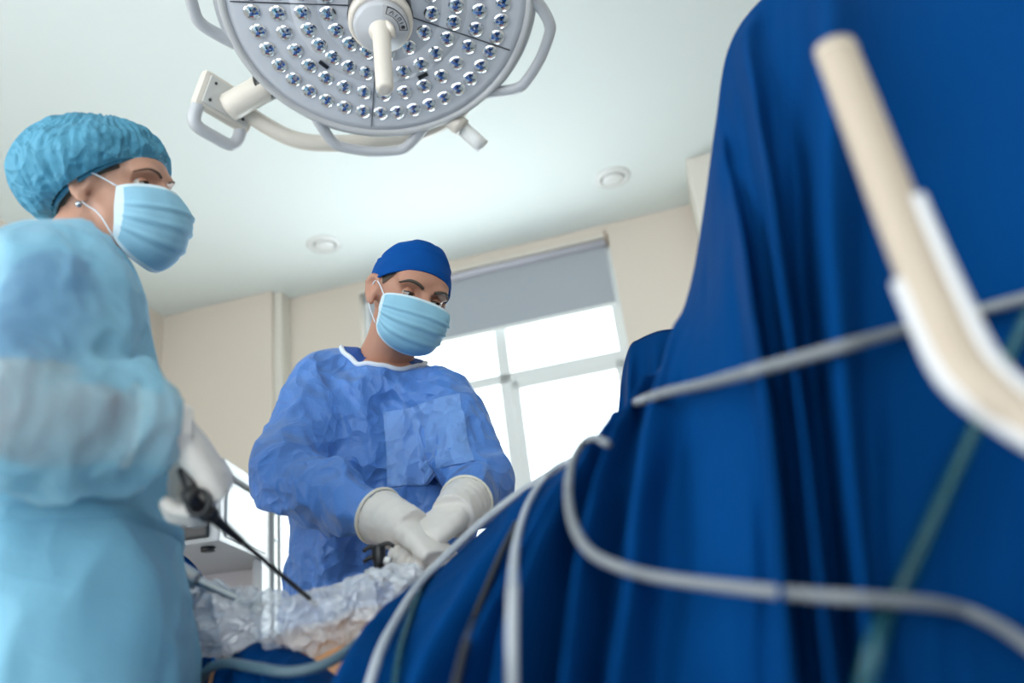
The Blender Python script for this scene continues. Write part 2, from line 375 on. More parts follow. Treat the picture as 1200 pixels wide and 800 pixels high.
# rim handles: D shaped loops
for k in range(5):
    a0 = SEAM[k]-(5 if k == 4 else 0)
    pts = [lp(.985, a0-23, -.012), lp(1.075, a0-17.5, -.006), lp(1.135, a0-13, 0), lp(1.15, a0-9, 0), lp(1.155, a0, 0), lp(1.15, a0+9, 0), lp(1.135, a0+13, 0), lp(1.075, a0+17.5, -.006), lp(.985, a0+23, -.012)]
    V, Fc = tube(pts, [.018, .015, .0145, .014, .014, .014, .0145, .015, .018], 40, 12, flat=.9, ref=ln); obj('rim_handle', V, Fc, M_lampgrey, lamp)
    V, Fc = tube([lp(1.0, a0+x, -.010) for x in (-23, -12, 0, 12, 23)], .011, 24, 10); obj('handle_base', V, Fc, M_lampgrey, lamp)
HC = LC+ln*.045; LAh = np.array([e1*1.1, e2*1.1, ln])
# hub with control panel and grip
V, Fc = lathe([(.066, -.042), (.066, .0), (.068, .012), (.0665, .016)], HC, LAh, 48); obj('hub_gasket', V, Fc, M_dark, lamp)
V, Fc = lathe([(.066, .014), (.0665, .034), (.064, .041), (.058, .0435), (.057, .043)], HC, LAh, 48); obj('hub_ring', V, Fc, M_cream, lamp)
V, Fc = lathe([(.057, .042), (.055, .056), (.050, .062), (.03, .066), (.022, .075)], HC, LAh, 48); hub = obj('hub_cap', V, Fc, M_lampgrey, lamp)
# control panel: an arc on the upper right of the hub
def arc_strip(r0, r1, a0, a1, h, n=14):
    R = []
    for x in np.linspace(a0, a1, n):
        d = math.radians(x); er = math.cos(d)*e1+math.sin(d)*e2
        R.append([HC+1.1*er*r0+ln*(h-.004), HC+1.1*er*r0+ln*h, HC+1.1*er*r1+ln*h, HC+1.1*er*r1+ln*(h-.004)])
    return rings_mesh(R, True)
V, Fc = arc_strip(.026, .0555, -8, 84, .066); pan = obj('control_panel', V, Fc, mat('panel_grey', (.60, .60, .62), .4), hub, smooth=False)
V, Fc = arc_strip(.037, .0535, 0, 74, .0672); obj('panel_border', V, Fc, M_dark, hub, smooth=False)
V, Fc = arc_strip(.0385, .052, 2, 72, .0678); obj('panel_field', V, Fc, mat('panel_field', (.48, .48, .50), .4), hub, smooth=False)
V, Fc = lathe([(.0045, .066), (.0045, .0688)], HC+1.1*(math.cos(.17)*e1+math.sin(.17)*e2)*.045, LA, 16); obj('power_button', V, Fc, M_dark, hub)
for x in (22, 31, 37, 46, 56, 62):
    d = math.radians(x); er = math.cos(d)*e1+math.sin(d)*e2; et = np.cross(ln, er)
    tl = .5 if x == 56 else (-.5 if x == 62 else 0); ea = nrm(er+et*tl)
    V, Fc = box(HC+1.1*er*.045+ln*.068, .009, .0013, .0015, np.array([ea, np.cross(ln, ea), ln])); obj('panel_symbol', V, Fc, M_dark, hub, smooth=False)
V, Fc = box(HC+1.1*(math.cos(.59)*e1+math.sin(.59)*e2)*.0485+ln*.068, .0013, .006, .0015, np.array([nrm(math.cos(.59)*e1+math.sin(.59)*e2), nrm(-math.sin(.59)*e1+math.cos(.59)*e2), ln])); obj('panel_symbol', V, Fc, M_dark, hub, smooth=False)
V, Fc = lathe([(.027, .06), (.025, .075), (.0185, .085), (.0175, .20), (.0168, .288), (.0135, .298), (.008, .299)], HC, LAh, 32); obj('sterile_grip', V, Fc, M_cream, lamp)
V, Fc = tube([HC+e1*.012+e2*.022+ln*.068, HC+e1*.022+e2*.014+ln*.085, HC+e1*.026-e2*.002+ln*.092], [.006, .008, .005], 10, 10); obj('grip_latch', V, Fc, M_cream, lamp)
# side bracket, yoke and suspension
br, bu, bt = vb(265, 130)
BD = 2.10
def bp(x, y, d=BD): return PD(x, y, d)
V, Fc = tube([bp(268, 126, BD+.02), bp(318, 98, BD)], [.037, .037], 8, 28); obj('yoke_stub', V, Fc, M_cream, lamp)
V, Fc = tube([bp(306, 104, BD+.006), bp(322, 96, BD)], [.0385, .0385], 4, 28); obj('stub_collar', V, Fc, M_dark, lamp)
ca = nrm(bp(292, 128, BD+.10)-bp(240, 96, BD)); cb = nrm(bp(236, 150, BD+.0)-bp(241, 92, BD)); cb = nrm(cb-ca*(ca@cb)); cn = np.cross(ca, cb)
bc = bp(261, 129, BD+.03); BX = np.array([ca, cb, cn])
boxo('bracket_plate', bc-cb*.022, .165, .10, .036, M_cream, lamp, BX, .012)
bpl = boxo('bracket_cover', bc-cb*.022+cn*(.019 if cn@br > 0 else -.019), .135, .078, .006, mat('bracket_grey', (.60, .59, .57), .4), lamp, BX, .002)
sg = 1 if cn@br > 0 else -1
for x, y in ((-.05, -.024), (-.05, .024), (.05, .024)):
    V, Fc = lathe([(.004, 0), (.004, .003)], bc-cb*.022+ca*x+cb*y+cn*sg*.021, np.array([ca, cb*sg, cn*sg]), 10); obj('bracket_screw', V, Fc, M_dark, bpl)
V, Fc = tube([bc+ca*-.063+cb*.005, bc+ca*-.065+cb*.05, bc+ca*-.05+cb*.075, bc+cb*.078, bc+ca*.05+cb*.075, bc+ca*.065+cb*.05, bc+ca*.063+cb*.005], .017, 40, 12, ref=cn); obj('bracket_handle', V, Fc, M_lampgrey, lamp)
V, Fc = tube([bp(272, 120, 2.16), bp(310, 146, 2.18), bp(345, 163, 2.2), bp(385, 168, 2.22), bp(460, 163, 2.24), bp(520, 142, 2.24), bp(545, 112, 2.22), bp(520, 40, 2.14), bp(450, -20, 2.1)], .023, 60, 16); obj('yoke_tube', V, Fc, M_cream, lamp)
V, Fc = tube([bp(524, 134, 2.16), bp(566, 172, 2.16)], [.021, .021], 6, 20); obj('yoke_joint', V, Fc, M_white, lamp)
V, Fc = tube([bp(516, 128, 2.14), bp(542, 150, 2.14)], [.026, .026], 6, 20); obj('joint_collar', V, Fc, M_cream, lamp)
top = bp(450, -20, 2.1)
V, Fc = tube([LC-ln*.07, LC-ln*.12, top, A(top[0], top[1], H-.03)], [.05, .04, .035, .035], 24, 20); obj('drop_tube', V, Fc, M_cream, lamp)
V, Fc = lathe([(.09, 0), (.09, .03), (.05, .05)], A(top[0], top[1], H), np.array([A(1, 0, 0), A(0, -1, 0), A(0, 0, -1)]), 32); obj('ceiling_rose', V, Fc, M_white, lamp)

# ------------------------------------------------------------------ blue drapes
def tent(cols, nu, nv, fold, back=.4, seed=0, nb=6, floor=.01):
    """cloth hanging from a ridge: each column = ridge point, front hem direction; front falls to the floor, back too"""
    rid = cr([P(*c[0]) for c in cols], nu); bot = cr([P(*c[1]) for c in cols], nu)
    R = []
    for i in range(nu):
        u = i/(nu-1); r = rid[i]; b = bot[i]; row = []
        bk = r+A(.02, back, 0)
        for k in range(nb, 0, -1):                        # back side, floor to ridge
            t = k/nb; row.append(A(r[0]+.03*t, r[1]+back*(t**.6), r[2]+(floor-r[2])*t**1.5))
        for k in range(nv+1):
            v = k/nv; p = r*(1-v)+b*v
            sag = math.sin(math.pi*v)
            p = p + A(0, -.03*sag, .012*sag)              # rounded over the support
            f = fold(u, v, i)
            p = p + A(-.25, -.9, .1)*f
            row.append(p)
        last = row[-1]; row.append(A(last[0], last[1]-.0, (last[2]+floor)*.5)); row.append(A(last[0], last[1], floor))
        R.append(row)
    return rings_mesh(np.array(R), False, False)
def smoothstep(a, b, x): t = min(1, max(0, (x-a)/(b-a))); return t*t*(3-2*t)
def wave(x, sharp=1.6):
    s = .5+.5*math.cos(2*math.pi*x); return s**sharp
cols = [((470, 706, 1.17), (385, 850, .98)), ((520, 662, 1.15), (430, 850, .88)), ((600, 592, 1.10), (500, 850, .80)), ((660, 546, 1.04), (565, 850, .73)),
        ((722, 492, .98), (632, 850, .68)), ((775, 428, .94), (700, 850, .64)), ((806, 345, .91), (770, 850, .61)), ((822, 262, .90), (830, 850, .59)),
        ((838, 150, .89), (890, 850, .575)), ((852, 62, .88), (950, 850, .565)), ((885, 8, .86), (1010, 850, .56)), ((960, -60, .84), (1080, 850, .555)),
        ((1080, -110, .81), (1160, 850, .55)), ((1250, -130, .79), (1270, 850, .55)), ((1420, -120, .82), (1400, 850, .57))]
def fold_main(u, v, i):
    x = u*8.0 + 2.6*smoothstep(.0, .42, u) + .75*noise.noise(Vector((u*6, v*1.1, 3.1))) + .35*math.sin(u*17+.6) + .10*noise.noise(Vector((u*4, v*5, 5.5)))
    a = (.45+.55*min(1, v*1.6))*min(1, v*12+.10)
    amp = .085*(.5+.9*abs(noise.noise(Vector((u*9, v*1.0, 7.7)))+.35))
    f = amp*a*wave(x) + .008*a*wave(x*2.3+.3+v*.8)
    f += .016*noise.noise(Vector((u*7+5, v*4, 1.2)))*min(1, v*5) + .005*noise.noise(Vector((u*30, v*9, 2.2)))*min(1, v*5)
    return f
V, Fc = tent(cols, 300, 90, fold_main, back=.30)
drape = tag(obj('surgical_drape', V, Fc, M_drape), 'large dark blue surgical drape hanging in deep folds at the right', 'drape')
cols2 = [((716, 560, 1.30), (700, 850, 1.1)), ((727, 460, 1.30), (715, 850, 1.1)), ((735, 412, 1.29), (735, 850, 1.09)), ((750, 396, 1.28), (755, 850, 1.08)), ((775, 388, 1.26), (785, 850, 1.06)),
         ((805, 381, 1.24), (815, 850, 1.04)), ((850, 370, 1.22), (850, 850, 1.02)), ((900, 360, 1.2), (900, 850, 1.0))]
V, Fc = tent(cols2, 70, 40, lambda u, v, i: .018*wave(u*5+.3+.3*v)*min(1, v*6+.1)+.006*noise.noise(Vector((u*8, v*6, 4))), back=.12)
obj('raised_drape_panel', V, Fc, M_drape, drape)
# chest-side drape at the lower left
cols3 = [((234, 782, 1.24), (234, 870, 1.21)), ((262, 775, 1.20), (262, 870, 1.14)), ((300, 752, 1.16), (300, 870, 1.02)), ((335, 757, 1.13), (345, 870, .98)), ((372, 775, 1.11), (380, 870, .97)), ((400, 798, 1.10), (398, 870, .98))]
V, Fc = tent(cols3, 110, 40, lambda u, v, i: .016*wave(u*7+.8*v+.4*noise.noise(Vector((u*5, v*2, 9))))*min(1, v*5+.1)+.008*noise.noise(Vector((u*9, v*4, 8))), back=.10)
tag(obj('surgical_drape', V, Fc, M_drape), 'crumpled blue drape over the patient below the clear plastic wrap', 'drape')
sc = [((190, 640, 1.38), (190, 870, 1.30)), ((215, 650, 1.38), (215, 870, 1.30)), ((236, 672, 1.37), (240, 870, 1.30)), ((248, 700, 1.36), (256, 870, 1.29)), ((252, 760, 1.36), (268, 870, 1.29))]
V, Fc = tent(sc, 40, 24, lambda u, v, i: .012*wave(u*4)*min(1, v*5+.1), back=.10)
tag(obj('surgical_drape', V, Fc, M_drape), 'narrow upright dark blue drape showing behind the light blue gown', 'drape')

# ------------------------------------------------------------------ people
def frame(px, py, D, yaw, pitch, roll, scale=1.0):
    """head/any frame: local +Y faces out, +Z up, +X to the figure's own right... seen from the viewer at a spot; rows = local axes in world"""
    R, U, T = vb(px, py)
    y, p, r = map(math.radians, (yaw, pitch, roll))
    U2 = U*math.cos(r)+R*math.sin(r); R2 = R*math.cos(r)-U*math.sin(r)       # roll clockwise in the picture
    f = T*math.cos(y)+R2*math.sin(y)                                          # turn to picture right
    side = np.cross(f, U2)                                                    # figure's right
    f2 = f*math.cos(p)+U2*math.sin(p); up = U2*math.cos(p)-f*math.sin(p)
    return PD(px, py, D), np.array([nrm(side), nrm(f2), nrm(up)])*scale
def xf(fr, V): c, ax = fr; return [c + np.asarray(v, float) @ ax for v in V]
def xfm(fr, mesh): return xf(fr, mesh[0]), mesh[1]
def to_local(fr, co): c, ax = fr; s = np.linalg.norm(ax[0]); return (co-c) @ ax.T/s/s
CR0 = A(0, -.012, .030)
def cran(d, o=0): r = A(.076+o, .097+o, .090+o); return 1/np.linalg.norm(d/r)
def head_parts():
    P_ = [ball(CR0, (.076, .097, .090), 28, 18), ball((0, .028, -.020), (.064, .062, .078)), ball((0, .035, -.062), (.052, .052, .050)), ball((0, .060, -.088), (.030, .028, .026)),
          ball((0, .052, .035), (.062, .043, .040))]
    P_.append(tube([(0, .086, .014), (0, .102, -.010), (0, .116, -.034), (0, .104, -.042)], [.011, .012, .016, .013], 10, 10))
    for s in (-1, 1):
        P_.append(tube([(s*.012, .090, .021), (s*.034, .088, .027), (s*.056, .066, .020)], [.009, .009, .008], 10, 8))      # brow
        P_.append(ball((s*.042, .062, -.030), (.022, .022, .020)))                                                        # cheek
        # ear: rim, plate and lobe
        P_.append(tube([(s*.070, .008, -.008), (s*.078, .012, .016), (s*.088, -.004, .026), (s*.092, -.018, .012), (s*.087, -.016, -.010), (s*.079, -.004, -.028), (s*.072, .004, -.032)], [.005, .006, .0062, .006, .006, .008, .007], 22, 8))
        P_.append(ball((s*.077, -.003, -.002), (.008, .013, .022)))
    return P_
def sculpt_head(me, fr):
    co = get_co(me); l = to_local(fr, co)
    for s in (-1, 1):
        d = np.exp(-(((l[:, 0]-s*.032)/.015)**2+((l[:, 2]-.004)/.011)**2))*(l[:, 1] > .04)
        l[:, 1] -= .0095*d
        d = np.exp(-(((l[:, 1]+.002)/.008)**2+((l[:, 2]-.004)/.014)**2))*(l[:, 0]*s > .074)
        l[:, 0] -= s*.006*d
    c, ax = fr; set_co(me, c + l @ ax)
def eyes(fr, parent, skin, gaze=(0, 0), lid=.0, brow=1, bm_=None):
    for s in (-1, 1):
        c = A(s*.0315, .0705, .003); g = nrm(A(gaze[0], 1, gaze[1]))
        e = obj('eye', *xfm(fr, ball(c, .0122, 20, 14)), M_eye, parent)
        ax = np.array([nrm(np.cross(g, A(0, 0, 1))), np.cross(np.cross(g, A(0, 0, 1)), g), g])
        V, Fc = lathe([(.0062, .0106), (.0060, .0112), (.003, .0124), (.0005, .0127)], c, ax, 20); obj('iris', *xfm(fr, (V, Fc)), M_iris, e)
        def lidmesh(a0, a1):
            R = []
            for a in np.linspace(a0, a1, 8):
                row = []
                for b in np.linspace(-1.15, 1.15, 13):
                    a_ = a*math.cos(b*.75)
                    row.append(c + .0136*A(math.sin(b), math.cos(b)*math.cos(a_), math.cos(b)*math.sin(a_)))
                R.append(row)
            return rings_mesh(R, False, False)
        obj('upper_eyelid', *xfm(fr, lidmesh(1.35, .30-lid)), skin, parent); obj('lower_eyelid', *xfm(fr, lidmesh(-1.2, -.42)), skin, parent)
        V, Fc = tube([c+.0138*A(math.sin(b), math.cos(b)*math.cos(.28-lid), math.cos(b)*math.sin((.28-lid)*math.cos(b*.75))) for b in np.linspace(-1.15, 1.15, 9)], .0011, 18, 6); obj('eyelashes', *xfm(fr, (V, Fc)), M_hair, parent)
        V, Fc = tube([(s*.013, .0985, .0185), (s*.026, .0985, .024), (s*.042, .090, .026), (s*.058, .073, .018)], np.array([.004, .0052, .0046, .0018])*brow, 20, 8, flat=.7); obj('eyebrow', *xfm(fr, (V, Fc)), bm_ or M_hair, parent)
def shell(fr, o, edge, bulge=lambda d, t, ph: 0, nph=64, nt=26):
    R = []
    for i in range(nt):
        t = i/(nt-1); row = []
        for j in range(nph):
            ph = 2*math.pi*j/nph; el = math.pi/2-(math.pi/2-math.radians(edge(ph)))*(t*.995+.005)
            d = A(math.sin(ph)*math.cos(el), math.cos(ph)*math.cos(el), math.sin(el))
            row.append(CR0+d*(cran(d, o)+bulge(d, t, ph)))
        R.append(row)
    V, Fc = rings_mesh(R, False); Fc.append(tuple(range(nph)))
    return xf(fr, V), Fc
def edge_loop(fr, o, edge, r, bulge=0, n=64):
    pts = []
    for j in range(n+1):
        ph = 2*math.pi*j/n; el = math.radians(edge(ph)); d = A(math.sin(ph)*math.cos(el), math.cos(ph)*math.cos(el), math.sin(el)); pts.append(CR0+d*(cran(d, o)+bulge))
    V, Fc = tube(pts, r, n+1, 8, cap=False); return xf(fr, V), Fc
def face_mask(fr, parent, puff=0, up_=0., dn_=0.):
    cen = cr([(.113, -.004), (.129, -.022), (.137, -.042), (.134, -.066), (.121, -.092), (.098, -.112), (.072, -.118)], 40)
    sid = cr([(.056, -.014), (.055, -.024), (.053, -.034), (.051, -.045), (.049, -.056), (.047, -.066), (.045, -.074)], 40)
    cen[:, 1] += np.linspace(up_, -dn_, 40); sid[:, 1] += np.linspace(up_*1.4, -dn_*.8, 40)
    nu = 49; R = []
    for i in range(40):
        v = i/39; row = []
        for j in range(nu):
            u = -1+2*j/(nu-1); w_ = max(0, math.cos(u*math.pi/2))**.85
            x = (.0755+.0015*math.sin(v*6))*math.sin(u*math.pi/2)*(1-.10*v*v)
            y = sid[i][0]+(cen[i][0]-sid[i][0])*w_; z = sid[i][1]+(cen[i][1]-sid[i][1])*w_
            pl = 0
            for q in (.30, .48, .66):
                k = v-q-.05*abs(u); pl += .0034*math.exp(-(k/.028)**2)-.0022*math.exp(-((k-.045)/.02)**2)
            pl *= smoothstep(1.02, .75, abs(u))
            pl += puff*math.sin(math.pi*v)*w_ + .0022*noise.noise(Vector((u*4, v*5, 1.7+puff*100)))
            nn = nrm(A(x*1.2, y-.02, 0)); row.append(A(x, y, z)+nn*pl)
        R.append(row)
    V, Fc = rings_mesh(R, False, False)
    fm = [1 if (i < 2 or i >= 37 or j < 2 or j >= nu-3) else 0 for i in range(39) for j in range(nu-1)]
    V = xf(fr, V); n0 = len(V)
    c, ax = fr; fw_ = nrm(ax[1]); back_ = [p-fw_*.0012 for p in V]                 # a second layer gives the cloth its thickness
    V2 = list(V)+back_; F2 = list(Fc)+[tuple(i+n0 for i in q[::-1]) for q in Fc]
    m = obj('face_mask', V2, F2, parent=parent, mats=[M_mask, M_maskw], fm=fm+fm)
    for s in (-1, 1):
        a = (s*.0755, .056, -.014+up_*1.4); b = (s*.070, .045, -.074-dn_*.8)
        V, Fc = tube([a, (s*.080, .025, .008), (s*.082, .002, .016), (s*.082, -.012, .004)], .0013, 20, 6); obj('ear_loop', *xfm(fr, (V, Fc)), M_trimw, m)
        V, Fc = tube([b, (s*.077, .026, -.056), (s*.080, .006, -.040), (s*.082, -.012, -.022)], .0013, 20, 6); obj('ear_loop', *xfm(fr, (V, Fc)), M_trimw, m)
    return m
def hand_parts(wrist, X, Z, right, curls, thumb=(.3, .3), spread=.0, grow=.0, thdir=(.62, .66, -.42), s=1.0):
    X = nrm(X); Z = nrm(Z-X*(Z@X)); Y = np.cross(Z, X) if right else np.cross(X, Z)
    W = lambda v: wrist + s*(v[0]*X+v[1]*Y+v[2]*Z)
    out = []
    R = []
    for x, wd, tk, zc in ((-.02, .026, .021, 0), (.0, .027, .020, 0), (.025, .034, .019, 0), (.05, .040, .017, .001), (.075, .042, .0155, .002), (.094, .040, .013, .001)):
        th = np.linspace(0, 2*np.pi, 20, endpoint=False); wd += grow; tk += grow
        R.append([W((x, np.sign(math.cos(a))*abs(math.cos(a))**.8*wd, np.sign(math.sin(a))*abs(math.sin(a))**.8*tk+zc)) for a in th])
    out.append(rings_mesh(R))
    for k, (y0, x0, ln_, r0) in enumerate(((.030, .088, .072, .0092), (.010, .093, .080, .0095), (-.011, .090, .074, .0090), (-.030, .082, .058, .0080))):
        p = A(x0-.012, y0, 0); ang = 0; pts = [p]; rads = [r0*1.1+grow]
        sp = (1.5-k)*spread; c3 = curls[k]
        for L_, c_ in zip((.45, .31, .24), (c3[0], c3[1], c3[2])):
            ang += c_; dv = A(math.cos(ang)*math.cos(sp), math.sin(sp)*math.cos(ang), -math.sin(ang)); 
            seglen = ln_*L_+(.012 if len(pts) == 1 else 0)
            pts += [pts[-1]+dv*seglen*.5, pts[-1]+dv*seglen]; rads += [r0*.95+grow, r0*.97+grow]
        rads[-1] = r0*.62+grow; 
        out.append(tube([W(q) for q in pts], np.array(rads)*s, 16, 12))
        out.append(ball(W(pts[-1]-dv*.002), (r0*.75+grow)*s, 10, 8)); out.append(ball(W(pts[2]), (r0*1.04+grow)*s, 10, 8))
    d = nrm(A(*thdir)); p = A(.018, .022, -.006); pts = [p]; rads = [.015+grow]
    ang = 0
    for L_, c_ in zip((.045, .034, .028), (0, thumb[0], thumb[1])):
        ang += c_; dv = nrm(d*math.cos(ang)+nrm(A(.8, -.6, -.25))*math.sin(ang)); pts.append(pts[-1]+dv*L_); rads.append(.0108+grow)
    rads[-1] = .0075+grow
    out.append(tube([W(q) for q in pts], np.array(rads)*s, 14, 12)); out.append(ball(W(pts[-1]), (.0082+grow)*s, 10, 8))
    return out
def cuff(wrist, back_pt, r0, r1, n=10):
    d = back_pt-wrist
    return tube([wrist+d*t for t in np.linspace(-.05, 1, n)], np.linspace(r0, r1, n), n*3, 24, ripple=lambda t, th: .02*np.sin(t*26+th)*(t > .25))
def assign_skin(me, test):
    co = np.array([p.center for p in me.polygons]); me.polygons.foreach_set('material_index', np.where(test(co), 0, 1))

# ---- surgeon in the blue gown
sf = nrm(A(.30, -.954, 0)); sr = np.cross(sf, A(0, 0, 1))                    # facing, his right
SH = frame(477.5, 352, 1.75, 21, 9, 21, 1.02)
neck = P(450, 436, 1.68); 
root = A(neck[0]-.06, neck[1]+.16, 0)
surgeon = tag(empty('person', root), 'person in blue surgical gown, dark blue cap and face mask, head bowed over the patient', 'person')
ShR = P(380, 452, 1.66); ShL = P(524, 478, 1.62); ElR = P(346, 560, 1.50); WrR = P(477, 619, 1.32); ElL = P(561, 572, 1.53); WrL = P(535, 601, 1.36)
hipc = A(neck[0]-.05, neck[1]+.10, .95)
def tor(z, w_, d_, c, lean=0, tilt=0): 
    th_ = np.linspace(0, 2*np.pi, 40, endpoint=False)
    ct = np.sign(np.cos(th_))*np.abs(np.cos(th_))**.85; st = np.sign(np.sin(th_))*np.abs(np.sin(th_))**.85
    return A(c[0], c[1], z)+np.outer(ct*w_, sr)+np.outer(st*d_, sf)+np.outer(ct*lean-st*tilt, A(0, 0, 1))
def lerp(a, b, t): return a*(1-t)+b*t
def torso_rings(prof, top, bot, lean):
    R = []
    for z, w_, d_, *tl_ in prof:
        t = (top[2]-z)/(top[2]-bot[2]); c = lerp(top, bot, min(1, max(0, t)))
        R.append(tor(z, w_, d_, c, lean*max(0, 1-t), tl_[0] if tl_ else 0))
    return rings_mesh(R)
zt = neck[2]
bodyparts = [xfm(SH, m_) for m_ in head_parts()]
hb = SH[0]+A(0, -.02, -.03) @ SH[1]
bodyparts += [tube([neck-A(0, 0, .06), neck+A(0, 0, .01), lerp(neck, hb, .5), hb], [.075, .066, .058, .056], 14, 18)]
bodyparts += [torso_rings([(zt+.015, .06, .05, .03), (zt-.04, .13, .07, .02), (zt-.10, .17, .09), (zt-.2, .17, .11), (zt-.4, .155, .105), (zt-.55, .165, .11), (zt-.65, .16, .11)], neck, hipc, .0)]
for sh, el, wr in ((ShR, ElR, WrR), (ShL, ElL, WrL)):
    bodyparts.append(tube([lerp(neck-A(0, 0, .06), sh, .5), sh, lerp(sh, el, .5), el, lerp(el, wr, .5), wr], [.07, .06, .050, .043, .040, .028], 24, 14))
for s_ in (-1, 1):
    hp = hipc+sr*s_*.09; ft = A(root[0], root[1], 0)+sr*s_*.12
    bodyparts.append(tube([hp, A(*(lerp(hp, ft, .45)[:2]), .50), A(*(lerp(hp, ft, .9)[:2]), .08)], [.085, .06, .042], 14, 14))
    bodyparts.append(tube([A(ft[0], ft[1], .045)-sf*.06, A(ft[0], ft[1], .045)+sf*.08, A(ft[0], ft[1], .03)+sf*.17], [.045, .042, .03], 12, 12))
me = fuse('body', bodyparts, .0055, 3); sculpt_head(me, SH)
me.materials.append(M_skin); me.materials.append(M_scrub)
assign_skin(me, lambda c: (c[:, 2] > zt-.035) | (np.abs((c-WrR) @ sr) < 0))
link('body', me, surgeon)
eyes(SH, surgeon, M_skin, (-.3, -.35), .12)
ce = lambda ph: 7.5+8*math.cos(ph)-15*(.5-.5*math.cos(2*ph))*.6-16*(1-math.cos(ph))*.5
obj('hair', *shell(SH, .002, lambda ph: ce(ph)-9*math.exp(-((abs(((ph+math.pi) % (2*math.pi))-math.pi)-1.15)/.28)**2)-8*(1-math.cos(ph))*.5), M_hair, surgeon)
def capb(d, t, ph):
    b = .0035+.010*math.exp(-((t-.38)/.22)**2)*(.5+.5*math.cos(ph)) + .004*math.exp(-(t/.22)**2)
    b += .0022*math.exp(-((t-.62)/.015)**2) - .003*math.exp(-((t-.585)/.02)**2)
    return b+.003*noise.noise(Vector((math.sin(ph)*2.2, math.cos(ph)*2.2, t*5)))*min(1, t*4)
cp = obj('surgical_cap', *shell(SH, .005, ce, capb, 96, 44), M_cap, surgeon)
obj('cap_hem', *edge_loop(SH, .005, ce, .0026, .003), M_cap, cp)
face_mask(SH, surgeon)
# gown
gp = [torso_rings([(zt+.022, .086, .075, .035), (zt-.008, .150, .10, .03), (zt-.055, .185, .118, .012), (zt-.12, .20, .135), (zt-.22, .205, .150), (zt-.34, .205, .155), (zt-.46, .205, .155), (zt-.6, .215, .165), (zt-.8, .23, .18), (zt-1.0, .24, .19), (.42, .25, .20)], neck, hipc, 0)]
slp = lambda k: (lambda t, th_: .035*np.sin(t*34+2*np.sin(th_+k)+k)*np.clip(t*3-.6, 0, 1)+.05*np.exp(-((t-.52)/.05)**2)*np.cos(th_*2+k))
gp.append(tube([lerp(neck-A(0, 0, .05), ShR, .45), ShR+A(0, 0, .0), lerp(ShR, ElR, .5)+sr*.01, ElR+A(-.01, 0, 0), lerp(ElR, WrR, .3), lerp(ElR, WrR, .6), lerp(ElR, WrR, .82), lerp(ElR, WrR, .95)], [.080, .080, .076, .073, .070, .052, .037, .032], 70, 28, ripple=slp(0)))
gp.append(tube([lerp(neck-A(0, 0, .05), ShL, .45), ShL, lerp(ShL, ElL, .5), ElL, lerp(ElL, WrL, .35), lerp(ElL, WrL, .7), lerp(ElL, WrL, .95)], [.080, .078, .072, .066, .048, .036, .032], 64, 28, ripple=slp(1.5)))
gm = fuse('gown', gp, .0065, 5)
def zw(co):
    dw = np.minimum(np.linalg.norm(co-WrR, axis=1), np.linalg.norm(co-WrL, axis=1))
    return (.45+.55*np.clip((zt-.02-co[:, 2])*12, 0, 1))*np.clip((dw-.06)*9, .1, 1)
crumple(gm, [(.020, (5, 5, 3.6), 3.3, True), (.016, (12, 10, 8), 8.1, True), (.007, (26, 24, 17), 1.7, True), (.010, (4, 4, 2), 6.6, False)], zw)
gm.materials.append(M_gown); gown = link('surgical_gown', gm, surgeon)
dv_ = bvh_of([gown])
# neckline: white binding and scrub top inside it
def neck_ring(w_, d_, dz, n=48, drop=.055, lift=.004):
    pts = []
    for a in np.linspace(0, 2*np.pi, n, endpoint=False):
        p = neck + sr*math.cos(a)*w_ + sf*(math.sin(a)*d_+.012); 
        h = dv_.ray_cast(Vector(p+A(0, 0, .3)), Vector((0, 0, -1)))
        pts.append(A(p[0], p[1], h[0].z+lift) if h[0] is not None else p)
    return np.array(pts)
nr_ = neck_ring(.094, .074, 0); q = np.vstack([nr_, nr_[:1]])
obj('neck_binding', *tube(q, .0058, 97, 10, cap=False), M_trimw, gown)
R = []
for k, sc_ in enumerate(np.linspace(1.0, .62, 8)):
    r_ = neck_ring(.094*sc_, .074*sc_, 0, 48); r_[:, 2] += .002+.010*k/7
    R.append(r_)
V, Fc = rings_mesh(R, False)
n_ = 48; keep = []
for i, fq in enumerate(Fc):
    c_ = np.mean([V[x] for x in fq], axis=0)-neck; side, fwd = c_@sr, c_@sf
    if fwd > .02 and abs(side) < .045*(fwd-.012)/.05: continue
    keep.append(fq)
obj('scrub_top', V, keep, M_scrub, surgeon)
vn = [fq for fq in Fc if fq not in set(keep)]
if vn: obj('throat', V, vn, M_skin, surgeon)
# chest panel sewn on the front
def on_front(a, b, lift=.004):
    o_ = neck + sr*a + A(0, 0, b); h = dv_.ray_cast(Vector(o_+sf*.6), Vector(-sf)); return (A(*h[0])+sf*lift) if h[0] is not None else None
grid = [[on_front(a, b) for a in np.linspace(.02, -.125, 22)] for b in np.linspace(-.13, -.29, 22)]
if all(p is not None for r_ in grid for p in r_):
    V, Fc = rings_mesh(np.array(grid), False, False); obj('chest_panel', V, Fc, mat('gown_panel', (.15, .31, .68), .5, bump=.22, bscale=90, sheen=.1, crease=.6, cscale=7), gown)
